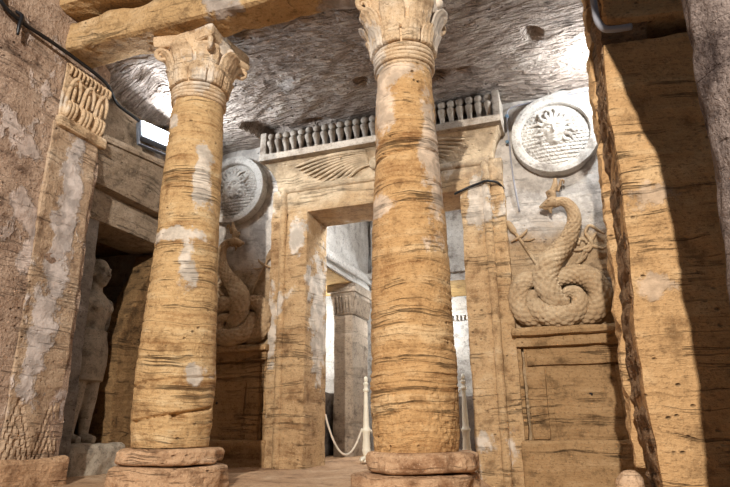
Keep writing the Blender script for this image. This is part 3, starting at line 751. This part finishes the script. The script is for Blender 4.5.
# ------------------------------------------------------------------ niche statue, block and broken slab
tag(obj('stone_block', B((-4.0, 3.32, -.04), (-3.34, 3.90, .20), .03, .05, .02, 5., .006, seed=60, wear=.05), M['statue']), 'low rough grey stone block under the statue in the left niche', 'stone block')
def slabw(p):
    y0 = 3.75 + .03 * fb((0, p.z, 1), 6., 3)
    cut = y0 + .0 if p.z < 1.05 else y0 + .30 * (p.z - 1.05) / .62
    q = (p.y - 3.70) / .42
    return Vector((p.x, cut + (4.14 - cut) * q, p.z))
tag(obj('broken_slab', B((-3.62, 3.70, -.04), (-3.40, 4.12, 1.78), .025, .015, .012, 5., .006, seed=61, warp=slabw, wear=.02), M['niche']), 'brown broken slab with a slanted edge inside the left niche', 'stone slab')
def statue():
    """standing figure of worn stone, arms at the sides, left foot forward, facing out of the niche (+x)"""
    ox, oy, oz = -3.55, 3.58, .19
    P = {'pel': (0, 0, .70), 'wai': (.0, 0, .84), 'che': (.01, 0, 1.02), 'nek': (0, 0, 1.14), 'hb': (.01, 0, 1.20),
         'hl': (.0, .075, .66), 'kl': (.03, .06, .38), 'al': (.02, .05, .07), 'fl': (.12, .055, .03),
         'hr': (.0, -.075, .66), 'kr': (.0, -.06, .38), 'ar': (-.03, -.05, .07), 'fr': (.07, -.055, .03),
         'sl': (.0, .165, 1.075), 'el': (-.02, .195, .86), 'wl': (.01, .175, .66), 'dl': (.025, .172, .58),
         'sr': (.0, -.165, 1.075), 'er': (-.02, -.195, .86), 'wr': (.01, -.175, .66), 'dr': (.025, -.172, .58)}
    b = bmesh.new(); V = lambda k: Vector(P[k])
    tor = [(.62, .10, .135), (.70, .112, .150), (.78, .098, .128), (.84, .088, .112), (.90, .092, .120), (.97, .108, .148), (1.03, .112, .165), (1.08, .095, .160), (1.12, .07, .11), (1.15, .052, .058), (1.24, .048, .052)]
    rows = []
    for z, rx, ry in tor:
        rows.append([b.verts.new((.01 + rx * math.cos(2 * PI * k / 32), ry * math.sin(2 * PI * k / 32), z)) for k in range(32)])
    for r0, r1 in zip(rows, rows[1:]):
        for k in range(32): b.faces.new((r0[k], r0[(k + 1) % 32], r1[(k + 1) % 32], r1[k]))
    b.faces.new(rows[0][::-1]); b.faces.new(rows[-1])
    for s_ in ('l', 'r'):
        tube(b, [V('h' + s_) + Vector((0, 0, .06)), V('h' + s_) - Vector((0, 0, .1)), V('k' + s_), V('k' + s_) - Vector((.012, 0, .12)), V('a' + s_)], [.085, .082, .058, .056, .036], 16, 6)
        tube(b, [V('a' + s_) + Vector((-.03, 0, -.03)), V('a' + s_) + Vector((.03, 0, -.03)), V('f' + s_)], [.04, .042, .03], 12, 5)
        ball(b, V('s' + s_) + Vector((0, 0, -.01)), (.058, .056, .06), 16)
        tube(b, [V('s' + s_), V('s' + s_).lerp(V('e' + s_), .5), V('e' + s_), V('w' + s_), V('d' + s_)], [.052, .050, .042, .032, .036], 14, 6)
    yaw = Matrix.Rotation(math.radians(8), 4, 'Z')
    hc = Vector((.02, 0, 1.30))                           # head
    ball(b, hc + Vector((-.01, 0, .02)), (.092, .078, .100), 24)
    ball(b, hc + Vector((.025, 0, -.035)), (.066, .060, .082), 20)
    ball(b, hc + Vector((.045, 0, -.085)), (.035, .034, .030), 14)
    tube(b, [hc + Vector((.082, 0, .022)), hc + Vector((.098, 0, -.012)), hc + Vector((.104, 0, -.032))], [.010, .013, .016], 10, 4)
    for s in (-1, 1):
        ball(b, hc + Vector((.072, s * .030, .012)), (.014, .018, .010), 10)
        ball(b, hc + Vector((.076, s * .032, .034)), (.012, .024, .008), 10)
        ball(b, hc + Vector((.0, s * .078, -.005)), (.022, .012, .034), 12)
        ball(b, hc + Vector((.060, s * .036, -.03)), (.024, .022, .026), 12)
        ball(b, Vector((.085, s * .065, 1.02)), (.05, .056, .05), 14)        # chest
    ball(b, hc + Vector((.084, 0, -.058)), (.014, .022, .007), 10); ball(b, hc + Vector((.082, 0, -.072)), (.013, .018, .007), 10)
    for k in range(3):                                     # wig rolls
        pass
    lathe(b, .01, 0, .46, .84, 10, 40, lambda z, a: (.104 + .018 * sm(.82, .68, z) - .012 * sm(.6, .46, z)) * (1 + .36 * abs(math.sin(a)) ** 1.5))   # close short kilt
    for s, d in ((1, 'dl'), (-1, 'dr')):                   # closed hands with finger rolls
        q = Vector(P[d])
        for k in range(4): tube(b, [q + Vector((.03, -s * .0, -.005 - .016 * k + .02)), q + Vector((.036, -s * .02, -.005 - .016 * k + .02)), q + Vector((.02, -s * .034, -.016 * k + .018))], .0095, 8, 3)
        tube(b, [q + Vector((.02, s * .01, .035)), q + Vector((.042, -s * .004, .02)), q + Vector((.046, -s * .012, .0))], .010, 8, 3)
    bmesh.ops.transform(b, matrix=Matrix.Translation((ox, oy, oz)) @ yaw, verts=b.verts)
    bmesh.ops.recalc_face_normals(b, faces=b.faces)
    m2 = bpy.data.meshes.new('tmp2'); b.to_mesh(m2); b.free()
    o = bpy.data.objects.new('tmp2', m2); C.objects.link(o)
    r = o.modifiers.new('r', 'REMESH'); r.mode = 'VOXEL'; r.voxel_size = .0075
    dg = bpy.context.evaluated_depsgraph_get(); dg.update()
    b = bmesh.new(); b.from_mesh(bpy.data.meshes.new_from_object(o.evaluated_get(dg))); bpy.data.objects.remove(o)
    bmesh.ops.smooth_vert(b, verts=b.verts, factor=.5, use_axis_x=True, use_axis_y=True, use_axis_z=True)
    return b
t = thing('statue', 'weathered standing stone figure with arms at its sides in the left niche', 'statue', (-3.62, 3.60, .19))
obj('figure', statue(), M['statue'], t, True)
obj('back_pillar', B((-3.86, 3.50, .18), (-3.73, 3.66, 1.30), .03, .01, .006, 5., seed=62), M['statue'], t)

# ------------------------------------------------------------------ burial chamber beyond the door
bm = bmesh.new()
rblock(bm, (-3.6, 7.64, -.05), (-.2, 7.9, 3.1), .08, .01, .012, 3., seed=70)
rblock(bm, (-3.6, 7.0, -.05), (-2.62, 7.3, 2.0), .05, .01, .012, 3., seed=71)
struct('wall_chamber_back', bm, M['inner'])
bm = bmesh.new()
rblock(bm, (-3.75, 4.9, -.05), (-3.5, 7.3, 3.1), .08, .01, .012, 3., seed=72)
struct('wall_chamber_left', bm, M['inner'])
bm = bmesh.new()
rblock(bm, (-.35, 4.85, -.05), (-.1, 7.8, 3.1), .08, .01, .012, 3., seed=73)
struct('wall_chamber_right', bm, M['inner'])
bm = bmesh.new()
rblock(bm, (-3.75, 4.86, 2.95), (-.1, 7.9, 3.15), .08, .01, .03, 3., seed=74)
struct('ceiling_chamber', bm, M['inner'])
t = thing('niche_entablature', 'pale entablature with toothed band above the side niche of the inner chamber', 'entablature', (-2.5, 5.9, 1.88))
obj('upper_wall', B((-2.72, 4.95, 2.04), (-2.36, 6.80, 2.93), .05, .01, .014, 4., seed=75), M['inner'], t)
obj('beam', B((-3.48, 4.92, 1.87), (-2.36, 6.75, 1.97), .05, .012, .01, 4., seed=76), M['soffit'], t)
obj('fascia', B((-2.42, 4.92, 1.885), (-2.33, 6.75, 1.975), .04, .01, .004, 5., seed=79), M['inner'], t)
obj('cornice', B((-2.7, 4.92, 1.97), (-2.29, 6.75, 2.05), .04, .01, .005, 4., seed=77), M['inner'], t)
dm = None
for k in range(36):
    y = 4.98 + k * .048
    if dm is None:
        b = B((-2.315, -.012, 1.945), (-2.275, .012, 1.985), .02, .004, 0)
        dn = obj('dentil', b, M['inner'], t); dm = dn.data; dn.location = (0, y, 0)
    else:
        dn = bpy.data.objects.new('dentil', dm); C.objects.link(dn); dn.parent = t; dn.location = (0, y, 0)
t = thing('chamber_pillar', 'grey square pillar with carved capital seen through the doorway', 'pillar', (-2.48, 6.45, 0))
obj('shaft', B((-2.595, 6.22, -.04), (-2.36, 6.74, 1.52), .03, .012, .008, 4., .004, seed=78, wear=.02), M['innerpier'], t)
cp = obj('capital', B((-2.60, 6.215, 1.52), (-2.355, 6.74, 1.78), .02, .008, .005, 5., seed=80, warp=lambda p: Vector((-2.48 + (p.x + 2.48) * (1 + .22 * sm(1.58, 1.78, p.z)), 6.48 + (p.y - 6.48) * (1 + .10 * sm(1.58, 1.78, p.z)), p.z))), M['innerpier'], t)
obj('abacus', B((-2.66, 6.16, 1.775), (-2.30, 6.80, 1.875), .03, .008, .004), M['innerpier'], t)
for k in range(6):
    x = -2.575 + k * .039
    obj('carved_leaf', tube(bmesh.new(), [(x, 6.215, 1.53), (x, 6.20, 1.60), (x, 6.185, 1.68), (x, 6.17, 1.73)], [.015, .017, .018, .010], 8, 4), M['innerpier'], cp, True)
for k in range(10):
    y = 6.25 + k * .052
    obj('carved_leaf', tube(bmesh.new(), [(-2.355, y, 1.53), (-2.345, y, 1.60), (-2.33, y, 1.68), (-2.315, y, 1.73)], [.018, .021, .021, .012], 8, 4), M['innerpier'], cp, True)
t = thing('niche_entablature', 'pale stone lintel over the rear niche seen right of the right column', 'entablature', (-1.3, 6.9, 1.9))
obj('upper_wall', B((-2.34, 6.82, 2.08), (-.37, 7.1, 2.93), .06, .01, .014, 4., seed=81), M['inner'], t)
obj('beam', B((-2.30, 6.70, 1.92), (-.37, 7.62, 2.0), .05, .012, .008, 4., seed=82), M['soffit'], t)
obj('fascia', B((-2.30, 6.67, 1.925), (-.37, 6.76, 2.01), .05, .012, .004, 4., seed=85), M['inner'], t)
obj('cornice', B((-2.36, 6.62, 2.01), (-.37, 6.9, 2.09), .05, .012, .008, 4., seed=83), M['inner'], t)
for k in range(22):
    x = -2.1 + k * .075
    obj('dentil', B((x, 6.59, 2.0), (x + .04, 6.65, 2.05), .03, .008, 0), M['inner'], t)
t = thing('wall_relief', 'faint toothed band carved on the white rear wall right of the right column', 'relief', (-1.2, 7.6, 1.6))
obj('band', B((-2.0, 7.575, 1.66), (-.6, 7.62, 1.70), .06, .008, .002, seed=84), M['inner'], t)
for k in range(26):
    x = -1.95 + k * .05
    obj('tooth', B((x, 7.575, 1.595), (x + .026, 7.62, 1.665), .03, .008, 0), M['inner'], t)
tag(obj('sarcophagus', B((-2.05, 7.0, -.04), (-.7, 7.56, .62), .04, .02, .012, 5., seed=86, wear=.03), M['sarc']), 'dark grey stone sarcophagus in the rear niche behind the right barrier post', 'sarcophagus')
tag(obj('sarcophagus', B((-3.46, 5.9, -.04), (-2.66, 6.95, .66), .04, .02, .02, 5., seed=87, wear=.03), M['sarc']), 'dark rough sarcophagus beside the grey pillar, left of the hanging rope', 'sarcophagus')

# ------------------------------------------------------------------ barrier posts and ropes
def post(x, y, label):
    t = thing('barrier_post', label, 'barrier post', (x, y, 0))
    obj('base', profile(bmesh.new(), x, y, [(.055, 0), (.058, .012), (.045, .022), (.03, .035), (.027, .05)]), M['cream'], t, True)
    bm = bmesh.new(); 
    for k in range(3):
        a = k * 2 * PI / 3 + .4; c, s = math.cos(a), math.sin(a)
        tube(bm, [(x + c * .03, y + s * .03, .03), (x + c * .07, y + s * .07, .028), (x + c * .10, y + s * .10, .012)], [.016, .014, .011], 8, 5)
    obj('foot', bm, M['cream'], t, True)
    obj('shaft', profile(bmesh.new(), x, y, [(.026, .045), (.034, .07), (.040, .10), (.034, .115), (.036, .13), (.030, .19), (.034, .245), (.040, .255), (.040, .27), (.030, .28), (.027, .30),
        (.022, .45), (.017, .585), (.014, .60)]), M['cream'], t, True)
    obj('collar', profile(bmesh.new(), x, y, [(.014, .595), (.026, .60), (.026, .62), (.018, .625), (.018, .655), (.023, .66), (.023, .675), (.014, .68)]), M['cream'], t, True)
    obj('finial', ball(bmesh.new(), (x, y, .705), (.018, .018, .03), 14), M['cream'], t, True)
    return t
post(-1.835, 5.17, 'cream turned barrier post left of the right column')
post(-.965, 5.28, 'cream turned barrier post between right column and right door jamb')
def rope(a, b, sag, label):
    a = Vector(a); b = Vector(b); pts = []
    for i in range(25):
        s = i / 24; p = a.lerp(b, s); p.z -= sag * 4 * s * (1 - s); pts.append(p)
    bm = bmesh.new(); tube(bm, pts, .0085, 8, 2, bump=lambda L, t, r: .12 * math.sin(t * 2 + L * 260))
    tag(obj('rope', bm, M['rope'], None, True), label, 'rope')
rope((-2.10, 4.86, .40), (-1.875, 5.17, .28), .27, 'pale rope sagging from the left door jamb to the left barrier post')
rope((-1.815, 5.18, .28), (-.995, 5.28, .60), .28, 'pale rope hanging between the two barrier posts behind the right column')

# ------------------------------------------------------------------ lamp, cables, conduit
t = thing('floodlight', 'glowing white floodlight on the left wall ledge beside the left column', 'lamp', (-3.13, 3.74, 2.5))
rot = Matrix.Translation((-3.11, 3.60, 2.64)) @ Matrix.Rotation(math.radians(-16), 4, 'Z') @ Matrix.Rotation(math.radians(-14), 4, 'Y')
def xf(bm): bmesh.ops.transform(bm, matrix=rot, verts=bm.verts); return bm
obj('housing', xf(B((-.05, -.17, -.085), (.015, .17, .085), .02, .012, 0)), M['lampmetal'], t)
obj('lens', xf(B((.012, -.157, -.074), (.022, .157, .074), .03, .004, 0)), M['lens'], t)
bm = bmesh.new()
for s in (-1, 1): rblock(bm, (-.03, s * .178 - .004, -.15), (.0, s * .178 + .004, .02), .03, .002, 0)
rblock(bm, (-.03, -.182, -.156), (.0, .182, -.148), .03, .002, 0)
obj('bracket', xf(bm), M['lampmetal'], t)
tag(obj('rock_lump', B((-3.22, 3.78, 2.72), (-3.02, 3.98, 2.84), .02, .05, .02, 6., seed=91), M['jag']), 'small brownish rock lump on the ceiling edge above the floodlight', 'rock')
bm = bmesh.new()
tube(bm, [(-3.07, 2.03, 3.0), (-3.07, 2.05, 2.85), (-3.07, 2.10, 2.785), (-3.075, 2.25, 2.765), (-3.075, 2.45, 2.775), (-3.075, 2.7, 2.775), (-3.075, 2.9, 2.765), (-3.10, 3.02, 2.755), (-3.18, 3.2, 2.735), (-3.18, 3.4, 2.72), (-3.16, 3.58, 2.69)], .013, 8, 6)
tag(obj('cable', bm, M['cable'], None, True), 'thick black cable slanting along the top of the left wall to the floodlight', 'cable')
bm = bmesh.new()
tube(bm, [(-3.10, 2.20, 2.83), (-3.07, 2.22, 2.80), (-3.065, 2.21, 2.72), (-3.07, 2.215, 2.66)], [.010, .014, .012, .008], 8, 5)
tag(obj('wall_hook', bm, M['cable'], None, True), 'small dark metal hook beside the black cable at upper left', 'hook')
bm = bmesh.new()
tube(bm, [(-.30, 4.485, 1.9), (-.325, 4.475, 2.2), (-.33, 4.47, 2.5), (-.33, 4.465, 2.72), (-.29, 4.465, 2.80), (-.1, 4.47, 2.822), (.15, 4.475, 2.836), (.43, 4.47, 2.846)], .007, 8, 6)
tag(obj('cable', bm, M['conduit'], None, True), 'thin grey cable framing the right gorgon shield above and left', 'cable')
bm = bmesh.new()
tube(bm, [(-.785, 4.40, 2.085), (-.74, 4.375, 2.09), (-.66, 4.38, 2.12), (-.58, 4.37, 2.135), (-.535, 4.35, 2.14), (-.49, 4.37, 2.14), (-.44, 4.415, 2.135), (-.405, 4.47, 2.10)], .010, 8, 6)
tag(obj('cable', bm, M['cable'], None, True), 'dark cable strapped round the top of the right door jamb', 'cable')
for (x, z) in ((-.33, 2.73), (-.345, 2.50)):
    tag(obj('cable_clip', B((x - .014, 4.45, z - .014), (x + .014, 4.485, z + .014), .01, .008, 0), M['blue']), 'small blue clip on the grey cable ' + ('beside the cornice end' if z > 2.6 else 'below the cornice end'), 'clip')
bm = bmesh.new()
tube(bm, [(.268, 2.60, 2.75), (.262, 2.585, 2.4), (.258, 2.575, 2.2), (.262, 2.57, 2.12), (.285, 2.56, 2.065), (.33, 2.565, 2.055), (.40, 2.58, 2.06)], .016, 10, 6)
tag(obj('conduit', bm, M['conduit'], None, True), 'grey conduit pipe running down the inner edge of the right pilaster', 'pipe')

# ------------------------------------------------------------------ light
def light(name, typ, loc, energy, col, **k):
    l = bpy.data.lights.new(name, typ); l.energy = energy; l.color = col
    tgt = k.pop('to', None)
    for a, v in k.items(): setattr(l, a, v)
    o = bpy.data.objects.new(name, l); C.objects.link(o); o.location = loc
    if tgt: o.rotation_euler = (Vector(tgt) - Vector(loc)).to_track_quat('-Z', 'Y').to_euler()
    return o
light('warm_floodlight', 'SPOT', (.16, -3.8, 3.4), 2850, (1, .94, .85), shadow_soft_size=.05, spot_size=math.radians(75), spot_blend=.4, to=(-1.2, 2.9, 1.2))
light('left_floodlight', 'AREA', (-3.05, 3.59, 2.665), 30, (.85, .93, 1), shape='RECTANGLE', size=.3, size_y=.14, to=(-2.2, 3.6, 2.95))
light('right_floodlight', 'POINT', (.388, 4.04, 2.70), 37, (.88, .95, 1), shadow_soft_size=.05)
light('chamber_lamp', 'POINT', (-1.5, 4.99, 2.3), 50, (.9, .95, 1), shadow_soft_size=.08)
light('niche_lamp', 'POINT', (-3.1, 6.3, 1.5), 45, (.9, .96, 1), shadow_soft_size=.06)
light('rear_niche_lamp', 'POINT', (-1.8, 7.1, 1.6), 40, (.9, .96, 1), shadow_soft_size=.06)

w = bpy.data.worlds.new('world'); bpy.context.scene.world = w; w.use_nodes = True
w.node_tree.nodes['Background'].inputs[0].default_value = (.85, .9, 1, 1)
w.node_tree.nodes['Background'].inputs[1].default_value = .10

# ------------------------------------------------------------------ camera
yaw, pit, rol = map(math.radians, (19.49, 17.07, -.55))
F = Vector((-math.sin(yaw) * math.cos(pit), math.cos(yaw) * math.cos(pit), math.sin(pit)))
R_ = Vector((math.cos(yaw), math.sin(yaw), 0)); U = R_.cross(F)
R2 = R_ * math.cos(rol) + U * math.sin(rol); U2 = -R_ * math.sin(rol) + U * math.cos(rol)
cam = bpy.data.cameras.new('camera'); co = bpy.data.objects.new('camera', cam); C.objects.link(co)
Mx = Matrix((R2, U2, -F)).transposed().to_4x4(); Mx.translation = (0, 0, .32); co.matrix_world = Mx
cam.sensor_width = 36; cam.lens = 587 / 730 * 36; cam.clip_start = .02
sc = bpy.context.scene; sc.camera = co
vs = sc.view_settings; vs.view_transform = 'Standard'; vs.look = 'None'; vs.exposure = 0; vs.gamma = 1; vs.use_curve_mapping = False
# repeats carry a shared group phrase
for key, grp in (('column', 'columns under the architrave'), ('gorgon_shield', 'gorgon shields beside the doorway'), ('serpent_relief', 'serpents beside the doorway'),
                 ('podium', 'podiums under the serpents'), ('barrier_post', 'barrier posts in the doorway'), ('rope', 'barrier ropes in the doorway'),
                 ('sarcophagus', 'sarcophagi in the inner chamber'), ('cable_clip', 'clips on the grey cable')):
    for o in bpy.data.objects:
        if o.parent is None and 'label' in o and o.name.split('.')[0] == key: o['group'] = grp
